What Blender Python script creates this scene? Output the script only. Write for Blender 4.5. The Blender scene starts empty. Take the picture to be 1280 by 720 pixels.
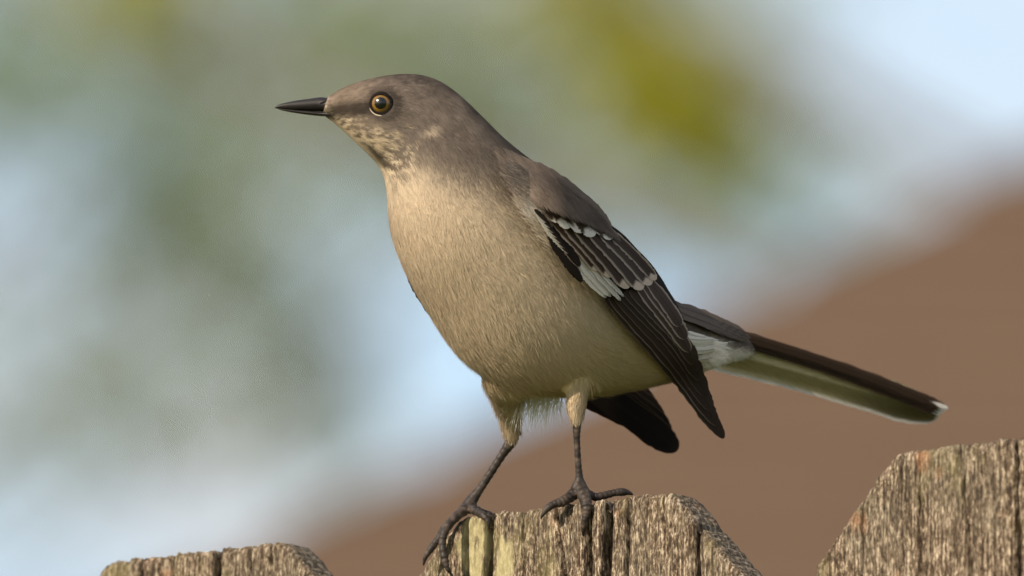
import bpy, math
import numpy as np
from mathutils import Vector, Matrix
from mathutils.bvhtree import BVHTree

rng = np.random.default_rng(11)
C = bpy.context.scene.collection
sc = bpy.context.scene

# ------------------------------------------------------------------ camera, sky, sun, exposure
PITCH = math.radians(10.0)          # the photographer looks slightly up
DIST = 7.0                          # metres to the bird
PXM = 0.25e-3                       # metres per photograph pixel at the bird
FENCE_TOP = 1.80
CP, SP = math.cos(PITCH), math.sin(PITCH)
FWD = np.array([0, CP, SP]); UP = np.array([0, -SP, CP]); RT = np.array([1.0, 0, 0])
FOC = np.array([0, 0, FENCE_TOP + 272 * PXM * CP])
CAMP = FOC - FWD * DIST

def W(px, py, d):
    """world point that lies d metres behind the plane of the bird, on the sight line of a photo pixel"""
    px = np.asarray(px, float); py = np.asarray(py, float); d = np.asarray(d, float)
    k = (DIST + d) / DIST
    u = (px - 640) * PXM * k; v = (360 - py) * PXM * k
    return CAMP + u[..., None] * RT + v[..., None] * UP + (DIST + d)[..., None] * FWD

cam_d = bpy.data.cameras.new('camera'); cam = bpy.data.objects.new('camera', cam_d); C.objects.link(cam)
cam.location = CAMP; cam.rotation_euler = (math.pi / 2 + PITCH, 0, 0)
cam_d.sensor_width = 36; cam_d.lens = 36 * DIST / (1280 * PXM)
cam_d.clip_start = 0.5; cam_d.clip_end = 3000
cam_d.dof.use_dof = True; cam_d.dof.focus_distance = DIST - 0.005
cam_d.dof.aperture_fstop = cam_d.lens / 56.0
sc.camera = cam

SUN = Vector((-0.63, -0.62, 0.47)).normalized()
world = bpy.data.worlds.new('World'); sc.world = world; world.use_nodes = True
nt = world.node_tree; nt.nodes.clear()
wo = nt.nodes.new('ShaderNodeOutputWorld'); bg = nt.nodes.new('ShaderNodeBackground')
sky = nt.nodes.new('ShaderNodeTexSky'); sky.sky_type = 'NISHITA'; sky.sun_disc = False
sky.sun_elevation = math.asin(SUN.z); sky.sun_rotation = math.atan2(SUN.x, SUN.y)
sky.air_density = 1.0; sky.dust_density = 1.0
# thin broken cloud all over the sky
tcn = nt.nodes.new('ShaderNodeTexCoord')
cn = nt.nodes.new('ShaderNodeTexNoise'); cn.noise_dimensions = '4D'; cn.inputs['Scale'].default_value = 46; cn.inputs['Detail'].default_value = 2
cn.inputs['W'].default_value = 3.7
cr = nt.nodes.new('ShaderNodeValToRGB'); cr.color_ramp.elements[0].position = 0.33; cr.color_ramp.elements[1].position = 0.66
mx = nt.nodes.new('ShaderNodeMix'); mx.data_type = 'RGBA'
mx.inputs[7].default_value = (4.9, 4.95, 5.0, 1)
L = nt.links
L.new(tcn.outputs['Generated'], cn.inputs['Vector']); L.new(cn.outputs['Fac'], cr.inputs['Fac'])
L.new(cr.outputs['Color'], mx.inputs[0]); L.new(sky.outputs['Color'], mx.inputs[6])
L.new(mx.outputs[2], bg.inputs['Color']); bg.inputs['Strength'].default_value = 0.095
L.new(bg.outputs[0], wo.inputs['Surface'])

sd = bpy.data.lights.new('sun', 'SUN'); sun = bpy.data.objects.new('sun', sd); C.objects.link(sun)
sd.energy = 3.7; sd.angle = math.radians(0.9); sd.color = (1.0, 0.87, 0.70)
sun.rotation_euler = (-SUN).to_track_quat('-Z', 'Y').to_euler(); sun.location = (-8, -6, 12)

sc.view_settings.view_transform = 'Standard'; sc.view_settings.look = 'None'
sc.view_settings.exposure = 0.95; sc.view_settings.gamma = 1.0; sc.view_settings.use_curve_mapping = False
sc.render.engine = 'CYCLES'; sc.cycles.use_denoising = True; sc.cycles.max_bounces = 6

# ------------------------------------------------------------------ helpers
def hash2(i, j, seed):
    h = (i.astype(np.int64) * 374761393 + j.astype(np.int64) * 668265263 + seed * 974634533) & 0x7fffffff
    h = ((h ^ (h >> 13)) * 1274126177) & 0x7fffffff
    return ((h ^ (h >> 16)) & 0xffff) / 65535.0
def vnoise(x, y, seed=0):
    x, y = np.broadcast_arrays(np.asarray(x, float), np.asarray(y, float))
    i = np.floor(x); j = np.floor(y); fx = x - i; fy = y - j
    fx = fx * fx * (3 - 2 * fx); fy = fy * fy * (3 - 2 * fy); i = i.astype(np.int64); j = j.astype(np.int64)
    a = hash2(i, j, seed); b = hash2(i + 1, j, seed); c = hash2(i, j + 1, seed); d = hash2(i + 1, j + 1, seed)
    return (a * (1 - fx) + b * fx) * (1 - fy) + (c * (1 - fx) + d * fx) * fy
def fbm(x, y, seed=0, o=3):
    s = 0; a = 0.5; n = 0
    for k in range(o):
        s = s + a * vnoise(np.asarray(x) * 2 ** k, np.asarray(y) * 2 ** k, seed + k * 17); n += a; a *= 0.5
    return s / n
def sstep(a, b, x):
    t = np.clip((x - a) / (b - a), 0, 1); return t * t * (3 - 2 * t)

def mesh_from(name, verts, faces, smooth=True, color=None, uv=None):
    """verts (N,3); faces list or (M,k) array; color per vertex"""
    me = bpy.data.meshes.new(name)
    verts = np.asarray(verts, float)
    me.from_pydata(verts.tolist(), [], faces.tolist() if hasattr(faces, 'tolist') else faces)
    if smooth: me.polygons.foreach_set('use_smooth', [True] * len(me.polygons))
    if color is not None: set_col(me, color)
    me.update()
    return me
def set_col(me, color):
    a = me.color_attributes.new('Col', 'FLOAT_COLOR', 'POINT')
    c = np.ones((len(me.vertices), 4)); c[:, :3] = color
    a.data.foreach_set('color', c.ravel())
def link(name, me, mat, parent=None, loc=None):
    o = bpy.data.objects.new(name, me); C.objects.link(o)
    if mat is not None and len(me.materials) == 0: me.materials.append(mat)
    if parent is not None: o.parent = parent
    if loc is not None: o.location = loc
    return o
def tag(o, label, cat, group=None):
    o['label'] = label; o['category'] = cat
    if group: o['group'] = group
    return o
def empty(name, loc, rz=0.0):
    o = bpy.data.objects.new(name, None); C.objects.link(o); o.location = loc; o.rotation_euler = (0, 0, rz)
    o.empty_display_size = 0.1
    return o
def mat_new(name):
    m = bpy.data.materials.new(name); m.use_nodes = True
    n = m.node_tree.nodes; b = n['Principled BSDF']
    return m, m.node_tree, b
def box_arrays(x0, x1, y0, y1, z0, z1):
    v = [(x, y, z) for z in (z0, z1) for y in (y0, y1) for x in (x0, x1)]
    f = [(0, 2, 3, 1), (4, 5, 7, 6), (0, 1, 5, 4), (2, 6, 7, 3), (0, 4, 6, 2), (1, 3, 7, 5)]
    return v, f
def ramp(nt, fac, stops):
    r = nt.nodes.new('ShaderNodeValToRGB'); e = r.color_ramp.elements
    while len(e) < len(stops): e.new(0.5)
    for k, (p, c) in enumerate(stops): e[k].position = p; e[k].color = (*c, 1)
    nt.links.new(fac, r.inputs['Fac']); return r.outputs['Color']
def noise(nt, vec, scale, detail=3, rough=0.55, mapping=None, dist=0.0):
    if mapping:
        mp = nt.nodes.new('ShaderNodeMapping'); mp.inputs['Scale'].default_value = mapping
        nt.links.new(vec, mp.inputs['Vector']); vec = mp.outputs['Vector']
    n = nt.nodes.new('ShaderNodeTexNoise'); n.inputs['Scale'].default_value = scale
    n.inputs['Detail'].default_value = detail; n.inputs['Roughness'].default_value = rough; n.inputs['Distortion'].default_value = dist
    nt.links.new(vec, n.inputs['Vector']); return n.outputs['Fac']
def mixc(nt, fac, a, b, mode='MIX'):
    m = nt.nodes.new('ShaderNodeMix'); m.data_type = 'RGBA'; m.blend_type = mode
    for s, v in ((0, fac), (6, a), (7, b)):
        if isinstance(v, (int, float)): m.inputs[s].default_value = v
        elif isinstance(v, tuple): m.inputs[s].default_value = (*v, 1)
        else: nt.links.new(v, m.inputs[s])
    return m.outputs[2]
def math_n(nt, op, a, b=0.0):
    m = nt.nodes.new('ShaderNodeMath'); m.operation = op
    for s, v in ((0, a), (1, b)):
        if isinstance(v, (int, float)): m.inputs[s].default_value = v
        else: nt.links.new(v, m.inputs[s])
    return m.outputs[0]
def bump(nt, b, h, strength, dist):
    n = nt.nodes.new('ShaderNodeBump'); n.inputs['Strength'].default_value = strength; n.inputs['Distance'].default_value = dist
    nt.links.new(h, n.inputs['Height']); nt.links.new(n.outputs[0], b.inputs['Normal'])
def objcoord(nt):
    return nt.nodes.new('ShaderNodeTexCoord').outputs['Object']

# ------------------------------------------------------------------ materials
def make_mats():
    M = {}
    # weathered cedar with lichen
    m, t, b = mat_new('weathered_wood'); co = objcoord(t)
    oi = t.nodes.new('ShaderNodeObjectInfo')
    ad = t.nodes.new('ShaderNodeVectorMath'); ad.operation = 'ADD'; t.links.new(co, ad.inputs[0]); t.links.new(oi.outputs['Random'], ad.inputs[1]); co = ad.outputs[0]
    grain = noise(t, co, 60, 5, 0.75, (30, 6, 1.1), 0.4)
    speck = noise(t, co, 900, 3, 0.8, (1.2, 1, 0.42))
    patch = noise(t, co, 34, 4, 0.6, (1.5, 1, 0.7))
    s1 = math_n(t, 'ADD', math_n(t, 'MULTIPLY', grain, 0.50), math_n(t, 'MULTIPLY', speck, 0.50))
    col = ramp(t, s1, [(0.415, (0.018, 0.011, 0.007)), (0.482, (0.058, 0.037, 0.021)), (0.53, (0.15, 0.111, 0.075)), (0.62, (0.48, 0.39, 0.285))])
    grey = ramp(t, s1, [(0.40, (0.022, 0.016, 0.010)), (0.50, (0.095, 0.070, 0.046)), (0.63, (0.38, 0.32, 0.235))])
    col = mixc(t, ramp(t, patch, [(0.42, (0, 0, 0)), (0.62, (1, 1, 1))]), col, grey)
    olive = noise(t, co, 55, 4, 0.65, (1.2, 1, 0.6)); 
    col = mixc(t, math_n(t, 'MULTIPLY', ramp(t, olive, [(0.55, (0, 0, 0)), (0.70, (1, 1, 1))]), 0.35), col, (0.17, 0.15, 0.055))
    orange = noise(t, co, 75, 3, 0.6, (1.0, 1, 0.7))
    col = mixc(t, math_n(t, 'MULTIPLY', ramp(t, orange, [(0.62, (0, 0, 0)), (0.74, (1, 1, 1))]), 0.35), col, (0.36, 0.15, 0.06))
    at = t.nodes.new('ShaderNodeAttribute'); at.attribute_name = 'Col'
    sep = t.nodes.new('ShaderNodeSeparateColor'); t.links.new(at.outputs['Color'], sep.inputs[0])
    lich = mixc(t, speck, (0.22, 0.185, 0.075), (0.50, 0.45, 0.26))
    col = mixc(t, sep.outputs[0], col, lich)
    t.links.new(col, b.inputs['Base Color']); b.inputs['Roughness'].default_value = 0.85; b.inputs['Specular IOR Level'].default_value = 0.25
    bump(t, b, s1, 0.7, 0.0007); M['wood'] = m
    # plumage and skin colours come from the vertex colours
    for nm, ro, sp in (('plumage', 0.75, 0.15), ('feather', 0.7, 0.06), ('leg_scale', 0.55, 0.25), ('barb', 0.8, 0.08)):
        m, t, b = mat_new(nm); at = t.nodes.new('ShaderNodeAttribute'); at.attribute_name = 'Col'
        c = at.outputs['Color']
        if nm == 'barb':
            tr = t.nodes.new('ShaderNodeBsdfTranslucent'); t.links.new(c, tr.inputs['Color']); ms = t.nodes.new('ShaderNodeMixShader'); ms.inputs[0].default_value = 0.28
            out = [n for n in t.nodes if n.type == 'OUTPUT_MATERIAL'][0]; t.links.new(b.outputs[0], ms.inputs[1]); t.links.new(tr.outputs[0], ms.inputs[2]); t.links.new(ms.outputs[0], out.inputs['Surface'])
        if nm == 'feather':
            fu = t.nodes.new('ShaderNodeUVMap'); 
            br = noise(t, fu.outputs[0], 1.0, 3, 0.6, (5, 90, 1), 0.3)
            c = mixc(t, 1.0, c, ramp(t, br, [(0.3, (0.72, 0.72, 0.72)), (0.7, (1.22, 1.22, 1.22))]), 'MULTIPLY')
            bump(t, b, br, 0.35, 0.0004); tr = t.nodes.new('ShaderNodeBsdfTranslucent'); t.links.new(c, tr.inputs['Color']); ms = t.nodes.new('ShaderNodeMixShader'); ms.inputs[0].default_value = 0.25
            out = [n for n in t.nodes if n.type == 'OUTPUT_MATERIAL'][0]; t.links.new(b.outputs[0], ms.inputs[1]); t.links.new(tr.outputs[0], ms.inputs[2]); t.links.new(ms.outputs[0], out.inputs['Surface'])
        t.links.new(c, b.inputs['Base Color']); b.inputs['Roughness'].default_value = ro; b.inputs['Specular IOR Level'].default_value = sp
        M[nm] = m
    m, t, b = mat_new('bill_horn'); n = noise(t, objcoord(t), 500, 2, 0.5, (1, 1, 3))
    t.links.new(ramp(t, n, [(0.3, (0.005, 0.004, 0.004)), (0.7, (0.014, 0.011, 0.010))]), b.inputs['Base Color']); b.inputs['Roughness'].default_value = 0.5; b.inputs['Specular IOR Level'].default_value = 0.3; M['bill'] = m
    # eye: object space, z axis looks outward
    m, t, b = mat_new('eye'); co = objcoord(t); sx = t.nodes.new('ShaderNodeSeparateXYZ'); t.links.new(co, sx.inputs[0])
    r = math_n(t, 'SQRT', math_n(t, 'ADD', math_n(t, 'MULTIPLY', sx.outputs[0], sx.outputs[0]), math_n(t, 'MULTIPLY', sx.outputs[1], sx.outputs[1])))
    rr = math_n(t, 'DIVIDE', r, 0.0036)
    ir = noise(t, co, 1800, 2)
    iris = mixc(t, ir, (0.10, 0.052, 0.010), (0.19, 0.10, 0.018))
    pup = ramp(t, rr, [(0.50, (0.001, 0.001, 0.001)), (0.55, (1, 1, 1))])
    lim = ramp(t, rr, [(0.72, (1, 1, 1)), (0.86, (0.03, 0.02, 0.015))])
    t.links.new(mixc(t, 1.0, mixc(t, 1.0, iris, pup, 'MULTIPLY'), lim, 'MULTIPLY'), b.inputs['Base Color'])
    b.inputs['Roughness'].default_value = 0.25; b.inputs['Specular IOR Level'].default_value = 0.2; b.inputs['Coat Weight'].default_value = 1.0; b.inputs['Coat IOR'].default_value = 1.45; b.inputs['Coat Roughness'].default_value = 0.16; M['eye'] = m
    def plain(nm, c1, c2, scale, ro, mp=None, bmp=None):
        m, t, b = mat_new(nm); n = noise(t, objcoord(t), scale, 4, 0.6, mp)
        t.links.new(mixc(t, n, c1, c2), b.inputs['Base Color']); b.inputs['Roughness'].default_value = ro
        if bmp: bump(t, b, n, bmp[0], bmp[1])
        M[nm] = m; return m
    plain('lid_dark', (0.004, 0.003, 0.003), (0.014, 0.010, 0.008), 900, 0.8).node_tree.nodes['Principled BSDF'].inputs['Specular IOR Level'].default_value = 0.1
    plain('lid_pale', (0.30, 0.24, 0.17), (0.5, 0.42, 0.32), 900, 0.7)
    plain('grass', (0.05, 0.085, 0.02), (0.12, 0.13, 0.035), 3.0, 0.9)
    plain('rail_wood', (0.16, 0.12, 0.08), (0.30, 0.24, 0.17), 40, 0.85, (4, 4, 0.6), (0.4, 0.002))
    plain('shingle', (0.072, 0.040, 0.020), (0.102, 0.060, 0.033), 14, 0.9, (1, 1, 1), (0.5, 0.004))
    plain('siding', (0.42, 0.36, 0.28), (0.50, 0.43, 0.34), 6, 0.8)
    plain('bark', (0.09, 0.065, 0.045), (0.19, 0.15, 0.11), 12, 0.9, (3, 3, 0.5), (0.6, 0.02))
    for nm, c1, c2 in (('leaf_sage', (0.175, 0.235, 0.10), (0.265, 0.31, 0.15)), ('leaf_gold', (0.27, 0.27, 0.010), (0.40, 0.38, 0.018)), ('leaf_dark', (0.035, 0.055, 0.028), (0.075, 0.095, 0.045))):
        m = plain(nm, c1, c2, 9.0, 0.6); t = m.node_tree; b = t.nodes['Principled BSDF']
        tr = t.nodes.new('ShaderNodeBsdfTranslucent'); ms = t.nodes.new('ShaderNodeMixShader'); ms.inputs[0].default_value = 0.4
        src = b.inputs['Base Color'].links[0].from_socket; t.links.new(src, tr.inputs['Color'])
        out = [n for n in t.nodes if n.type == 'OUTPUT_MATERIAL'][0]
        t.links.new(b.outputs[0], ms.inputs[1]); t.links.new(tr.outputs[0], ms.inputs[2]); t.links.new(ms.outputs[0], out.inputs['Surface'])
    m, t, b = mat_new('window_glass'); b.inputs['Base Color'].default_value = (0.03, 0.04, 0.05, 1); b.inputs['Roughness'].default_value = 0.05; M['glass'] = m
    plain('white_paint', (0.70, 0.68, 0.64), (0.78, 0.76, 0.72), 8, 0.5)
    return M
M = make_mats()

# ------------------------------------------------------------------ ground
gv = [(-700, -700, 0), (700, -700, 0), (700, 1400, 0), (-700, 1400, 0)]
g = link('ground', mesh_from('ground', gv, [(0, 1, 2, 3)], False), M['grass']); g['kind'] = 'structure'

# ------------------------------------------------------------------ neighbour's house with a hip roof
def build_house():
    TP = 0.685
    p1 = W(272, 720, 9.0)
    eave = 2.75
    t0 = (p1[2] - eave) / TP
    cx, cy = p1[0] - t0, p1[1] - t0
    LX, LY = 10.0, 7.2
    root = tag(empty('house', (cx + LX / 2, cy + LY / 2, 0)), 'house with a brown shingled hip roof beyond the fence', 'house')
    ox, oy = -LX / 2, -LY / 2
    # wall body
    a = 0.45
    v, f = box_arrays(ox + a, -ox - a, oy + a, -oy - a, 0.0, eave + 0.02)
    link('wall', mesh_from('house_wall', v, f, False), M['siding'], root)
    # roof deck (closed)
    h = LY / 2
    z0, z1 = eave - 0.03, eave + h * TP - 0.03
    v = [(ox, oy, z0), (-ox, oy, z0), (-ox, -oy, z0), (ox, -oy, z0), (ox + h, 0, z1), (-ox - h, 0, z1)]
    f = [(0, 1, 5, 4), (1, 2, 5), (2, 3, 4, 5), (3, 0, 4), (3, 2, 1, 0)]
    roof = link('roof', mesh_from('roof', v, f, False), M['shingle'], root)
    # courses of shingles, each overlapping the one below
    sl = 0.15; n = int(h * math.sqrt(1 + TP * TP) / sl); run = h / n
    th = 0.013
    def course(pts_lo, pts_hi, nrm):
        nrm = np.array(nrm)
        lo = [np.array(p) for p in pts_lo]; hi = [np.array(p) for p in pts_hi]
        vs = [lo[0], lo[1], hi[1], hi[0], lo[0] + nrm * th, lo[1] + nrm * th, hi[1] + nrm * 0.004, hi[0] + nrm * 0.004]
        fs = [(0, 1, 5, 4), (4, 5, 6, 7), (1, 2, 6, 5), (3, 0, 4, 7), (2, 3, 7, 6), (0, 3, 2, 1)]
        link('shingle_course', mesh_from('shingle_course', np.array(vs), fs, False), M['shingle'], roof)
    q = 1 / math.sqrt(1 + TP * TP)
    for i in range(n):
        d0, d1 = i * run - (0.03 if i == 0 else 0), min(h, (i + 1) * run + 0.012)
        e0, e1 = eave + d0 * TP, eave + d1 * TP
        course([(ox + d0, oy + d0, e0), (-ox - d0, oy + d0, e0)], [(ox + d1, oy + d1, e1), (-ox - d1, oy + d1, e1)], (0, -TP * q, q))
        course([(-ox - d0, -oy - d0, e0), (ox + d0, -oy - d0, e0)], [(-ox - d1, -oy - d1, e1), (ox + d1, -oy - d1, e1)], (0, TP * q, q))
        if d1 < h:
            course([(ox + d0, -oy - d0, e0), (ox + d0, oy + d0, e0)], [(ox + d1, -oy - d1, e1), (ox + d1, oy + d1, e1)], (-TP * q, 0, q))
            course([(-ox - d0, oy + d0, e0), (-ox - d0, -oy - d0, e0)], [(-ox - d1, oy + d1, e1), (-ox - d1, -oy - d1, e1)], (TP * q, 0, q))
    for sx in (-2.6, 0.4, 3.0):
        v, f = box_arrays(sx - 0.55, sx + 0.55, oy + a - 0.03, oy + a + 0.05, 0.95, 2.1)
        wn = link('window', mesh_from('window', v, f, False), M['white_paint'], root)
        v, f = box_arrays(sx - 0.48, sx + 0.48, oy + a - 0.036, oy + a + 0.02, 1.02, 2.03)
        link('pane', mesh_from('pane', v, f, False), M['glass'], wn)
build_house()

# ------------------------------------------------------------------ trees beyond the house
def tube(path, rad, seg=10):
    path = np.asarray(path, float); n = len(path); vs = []; fs = []
    tan = np.gradient(path, axis=0); tan /= np.linalg.norm(tan, axis=1)[:, None] + 1e-12
    ref = np.array([0.31, 0.77, 0.55])
    for i in range(n):
        a = np.cross(tan[i], ref); a /= np.linalg.norm(a); b = np.cross(tan[i], a)
        th = np.arange(seg) * 2 * math.pi / seg
        vs.append(path[i] + rad[i] * (np.cos(th)[:, None] * a + np.sin(th)[:, None] * b))
    vs = np.concatenate(vs)
    for i in range(n - 1):
        for k in range(seg):
            k2 = (k + 1) % seg
            fs.append((i * seg + k, i * seg + k2, (i + 1) * seg + k2, (i + 1) * seg + k))
    fs.append(tuple(range(seg))[::-1]); fs.append(tuple((n - 1) * seg + k for k in range(seg)))
    return vs, fs
def join(parts):
    vs = []; fs = []; o = 0
    for v, f in parts:
        vs.append(np.asarray(v)); fs += [tuple(i + o for i in p) for p in f]; o += len(v)
    return np.concatenate(vs), fs
def leaves(cent, size, seed):
    """folded leaf of four triangles at every centre"""
    r = np.random.default_rng(seed); n = len(cent)
    d = r.normal(size=(n, 3)); d[:, 2] -= 0.5; d /= np.linalg.norm(d, axis=1)[:, None]
    e = np.cross(d, r.normal(size=(n, 3))); e /= np.linalg.norm(e, axis=1)[:, None]
    nn = np.cross(d, e); s = size * r.uniform(0.7, 1.3, (n, 1))
    v = np.stack([cent - d * s * 0.5, cent + e * s * 0.28 + nn * s * 0.1, cent + d * s * 0.5, cent - e * s * 0.28 + nn * s * 0.1, cent], 1).reshape(-1, 3)
    b = np.arange(n)[:, None] * 5
    f = np.concatenate([b + [0, 1, 4], b + [1, 2, 4], b + [2, 3, 4], b + [3, 0, 4]])
    return v, f
def build_tree(name, label, base, height, crown_c, crown_r, clumps, nrand, leaf, mat, seed):
    r = np.random.default_rng(seed)
    base = np.array(base, float)
    root = tag(empty(name, base), label, 'tree', 'trees beyond the house')
    parts = []
    top = np.array([base[0], base[1], crown_c[2] + crown_r[2] * 0.6])
    path = [base + (top - base) * k / 9 + np.array([math.sin(k * 1.3 + seed) * .1, math.cos(k * 1.7 + seed) * .1, 0]) * (k > 0) for k in range(10)]
    parts.append(tube(np.array(path) - base, [0.24 * (1 - k / 9.8) + 0.02 for k in range(10)], 12))
    # random clumps over the whole crown plus the boughs that can be seen
    cl = []
    while len(cl) < nrand:
        p = r.uniform(-1, 1, 3)
        if 0.3 < np.linalg.norm(p) < 1: 
            w = np.array(crown_c) + p * crown_r
            rel = w - CAMP; dep = rel @ FWD
            if abs(rel @ RT) / dep < 0.046 and abs(rel @ UP) / dep < 0.034: continue   # the boughs in this stretch are listed one by one
            cl.append((w, r.uniform(0.3, 0.6), 420))
    cl += clumps
    for c, rad, n in cl:
        if n < 60: continue
        k = min(9, max(2, int(np.interp(c[2], [base[2], top[2]], [0, 9]) - 1.5)))
        p0 = path[k]; q = [p0 + (np.array(c) - p0) * s + np.array([0, 0, -0.25 * s * (1 - s)]) for s in np.linspace(0, 1, 5)]
        if r.random() < 0.25: parts.append(tube(np.array(q) - base, [0.05, 0.035, 0.025, 0.015, 0.008], 5))
    v, f = join(parts); link('trunk', mesh_from('trunk', v, f), M['bark'], root)
    cents = np.concatenate([np.array(c) + np.clip(r.normal(size=(n, 3)), -2.2, 2.2) * rad * 0.5 for c, rad, n in cl]) - base
    v, f = leaves(cents, leaf, seed + 5)
    o = link('crown', mesh_from('crown', v, f, False), mat, root)
    o['kind'] = 'stuff'
    return root

def view_clumps(spec, d, fac):
    out = []
    for px, py, rpx, n in spec:
        out.append((W(px, py, d + rng.uniform(-0.4, 0.4)), rpx * PXM * (DIST + d) / DIST, int(n * fac)))
    return out
dA = 24.0
specA = [(px + rng.uniform(-60, 60), py + rng.uniform(-50, 50), 120, 46) for px in range(-80, 1050, 120) for py in range(-60, 560, 110) if py < 640 - 0.5 * px and not (px < 120 and 230 < py < 460) and not (430 < px < 620 and py > 330)]
specA += [(130, 30, 130, 60), (10, 110, 70, 80), (150, 485, 120, 80), (350, 390, 90, 30), (480, 50, 160, 90), (640, 140, 140, 60), (930, 190, 110, 60), (430, 520, 100, 50), (1010, 235, 90, 45), (900, 275, 90, 40), (700, 330, 90, 25), (330, 560, 90, 25), (250, 290, 120, 50), (700, 250, 130, 40)]
cA = W(380, 200, dA)
build_tree('sage_tree', 'pale sage-green loose-crowned tree behind the house', (cA[0] - 2.3, cA[1] + 0.5, 0), 9, (cA[0] - 1.2, cA[1] + 2.0, cA[2]), (3.2, 2.2, 2.6), view_clumps(specA, dA, 1.75), 110, 0.042, M['leaf_sage'], 3)
dB = 18.0
specB = [(838, 138, 80, 100), (795, 95, 75, 60), (720, 15, 70, 60), (892, 172, 70, 48), (160, -10, 90, 35)]
cB = W(760, -500, dB)
build_tree('golden_tree', 'tree with yellow-green sunlit leaves hanging above the bird', (cB[0] + 2.1, cB[1] + 0.6, 0), 9, (cB[0] + 0.6, cB[1] + 1.7, cB[2]), (2.2, 1.8, 1.3), view_clumps(specB, dB, 2.9), 90, 0.036, M['leaf_gold'], 8)

# ------------------------------------------------------------------ the fence
TH = math.radians(37.0); CT, ST = math.cos(TH), math.sin(TH)
O = W(705, 632, 0.0)                                   # front top edge of the middle picket
E = np.array([CT, -ST, 0]); NB = np.array([ST, CT, 0])  # along the fence; towards its back
HWID, CUT, THK = 0.0695, 0.031, 0.017
def picket_mesh(seed, cracks, ncol=400, dense=True, lichen=None, tilt=0.0, left_ext=0.0, right_ext=0.0):
    s = np.linspace(-HWID, HWID, ncol)
    r_dense = np.concatenate([np.linspace(0, 0.004, 9), np.linspace(0.0048, 0.085, 120 if dense else 20)])
    nr = len(r_dense)
    th = HWID - CUT
    th = np.where(s < 0, th + left_ext, th + right_ext); over = np.maximum(np.abs(s) - th, 0)
    base_top = -np.where(over > 0, over, 0) * 1.08 + 0.0016
    base_top -= 0.0006 * np.exp(-((np.abs(s) - th) / 0.003) ** 2)       # worn corner
    base_top += tilt * s
    def ridge(sv, zv):
        w = sv + 0.0016 * (fbm(sv * 60, zv * 14, seed + 3) - 0.5)
        a = vnoise(w * 800, zv * 9 + 3, seed + 5)
        b = vnoise(w * 1500, zv * 22, seed + 6)
        c = fbm(w * 130, zv * 6, seed + 7)
        p = vnoise(w * 1500, zv * 420, seed + 8); p2 = vnoise(w * 700, zv * 110, seed + 9)
        return 0.0006 * (1 - a) ** 2 + 0.0007 * (1 - b) ** 2 + 0.0005 * (c - 0.4) + 0.0008 * p + 0.0003 * sstep(0.5, 0.9, p2)
    def crack(sv, zv, ext=0.0):
        y = np.zeros(np.broadcast(sv, zv).shape)
        for (cs, wd, dp, ln, slope) in cracks:
            cc = cs + slope * (-zv) + 0.0006 * (vnoise(zv * 120, 1.5, seed + 31) - 0.5)
            fade = 1 - sstep(ln * 0.6, ln, -zv)
            y = y + np.minimum(2.2 * dp, 0.013) * np.exp(-np.abs((sv - cc) / (wd * 1.0)) ** 4) * sstep(0.0, 1.0, 0.55 + vnoise(zv * 45 + cs * 900, 2.5, seed + 33)) * fade
        return y
    jag = -0.8 * ridge(s, np.zeros_like(s) + 0.01) - 0.30 * crack(s, np.zeros_like(s)) - 0.0012 * fbm(s * 110, 0.3, seed + 21) - 0.0007 * vnoise(s * 700, 4.4, seed + 22)
    top = base_top + jag
    S = np.broadcast_to(s[:, None], (ncol, nr)); R = np.broadcast_to(r_dense[None, :], (ncol, nr))
    Z = top[:, None] - R
    Y = ridge(S, Z) + crack(S, Z) + 0.0012 * np.exp(-R / 0.0009)
    edge = HWID - np.abs(S)
    Y = Y + 0.0018 * np.exp(-edge / 0.0015)
    cols = []
    # low rows (below the frame)
    lows = np.array([0.12, 0.30, 0.8, 1.4, FENCE_TOP - 0.02])
    front = np.stack([S, Y, Z], -1)[:, ::-1]
    low = np.stack([np.broadcast_to(s[:, None], (ncol, 5)), np.full((ncol, 5), 0.0008), np.broadcast_to(-lows[None, :], (ncol, 5))], -1)[:, ::-1]
    # the weathered end grain across the thickness
    qs = np.array([0.0025, 0.005, 0.0075, 0.010, 0.0125, 0.015])
    tz = np.stack([top - 0.0 + 0.0008 * (fbm(s * 500, q * 400, seed + 41) - 0.6) + 0.0006 for q in qs], 1)
    topp = np.stack([np.broadcast_to(s[:, None], tz.shape), np.broadcast_to(qs[None], tz.shape) , tz], -1)
    bz = np.stack([top - 0.0012, np.full(ncol, -0.12), np.full(ncol, -(FENCE_TOP - 0.02))], 1)
    back = np.stack([np.broadcast_to(s[:, None], bz.shape), np.full(bz.shape, THK), bz], -1)
    G = np.concatenate([low, front, topp, back], 1)
    n1 = G.shape[1]
    V = G.reshape(-1, 3)
    i, j = np.meshgrid(np.arange(ncol - 1), np.arange(n1 - 1), indexing='ij')
    a = i * n1 + j
    F = np.stack([a, a + n1, a + n1 + 1, a + 1], -1).reshape(-1, 4).tolist()
    F += [[k * n1 for k in range(ncol)][::-1] + [k * n1 + n1 - 1 for k in range(ncol)]]   # foot
    F += [list(range(n1))] + [[(ncol - 1) * n1 + k for k in range(n1)][::-1]]
    col = np.zeros((len(V), 3))
    if lichen is not None:
        for (ls, lz, lr, lz_r) in lichen:
            dd = ((V[:, 0] - ls) / lr) ** 2 + ((V[:, 2] - lz) / lz_r) ** 2
            nn = fbm(V[:, 0] * 260, V[:, 2] * 120, seed + 51)
            col[:, 0] = np.maximum(col[:, 0], 0.7 * sstep(1.1, 0.2, dd + 2.2 * (nn - 0.5)))
    return mesh_from('picket', V, F, True, col)
def sx(px): return (px - 705) * PXM / CT
fence = tag(empty('fence', (O[0], O[1], 0), -TH), 'weathered dog-eared wooden picket fence with lichen and cracked grain', 'fence')
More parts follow.
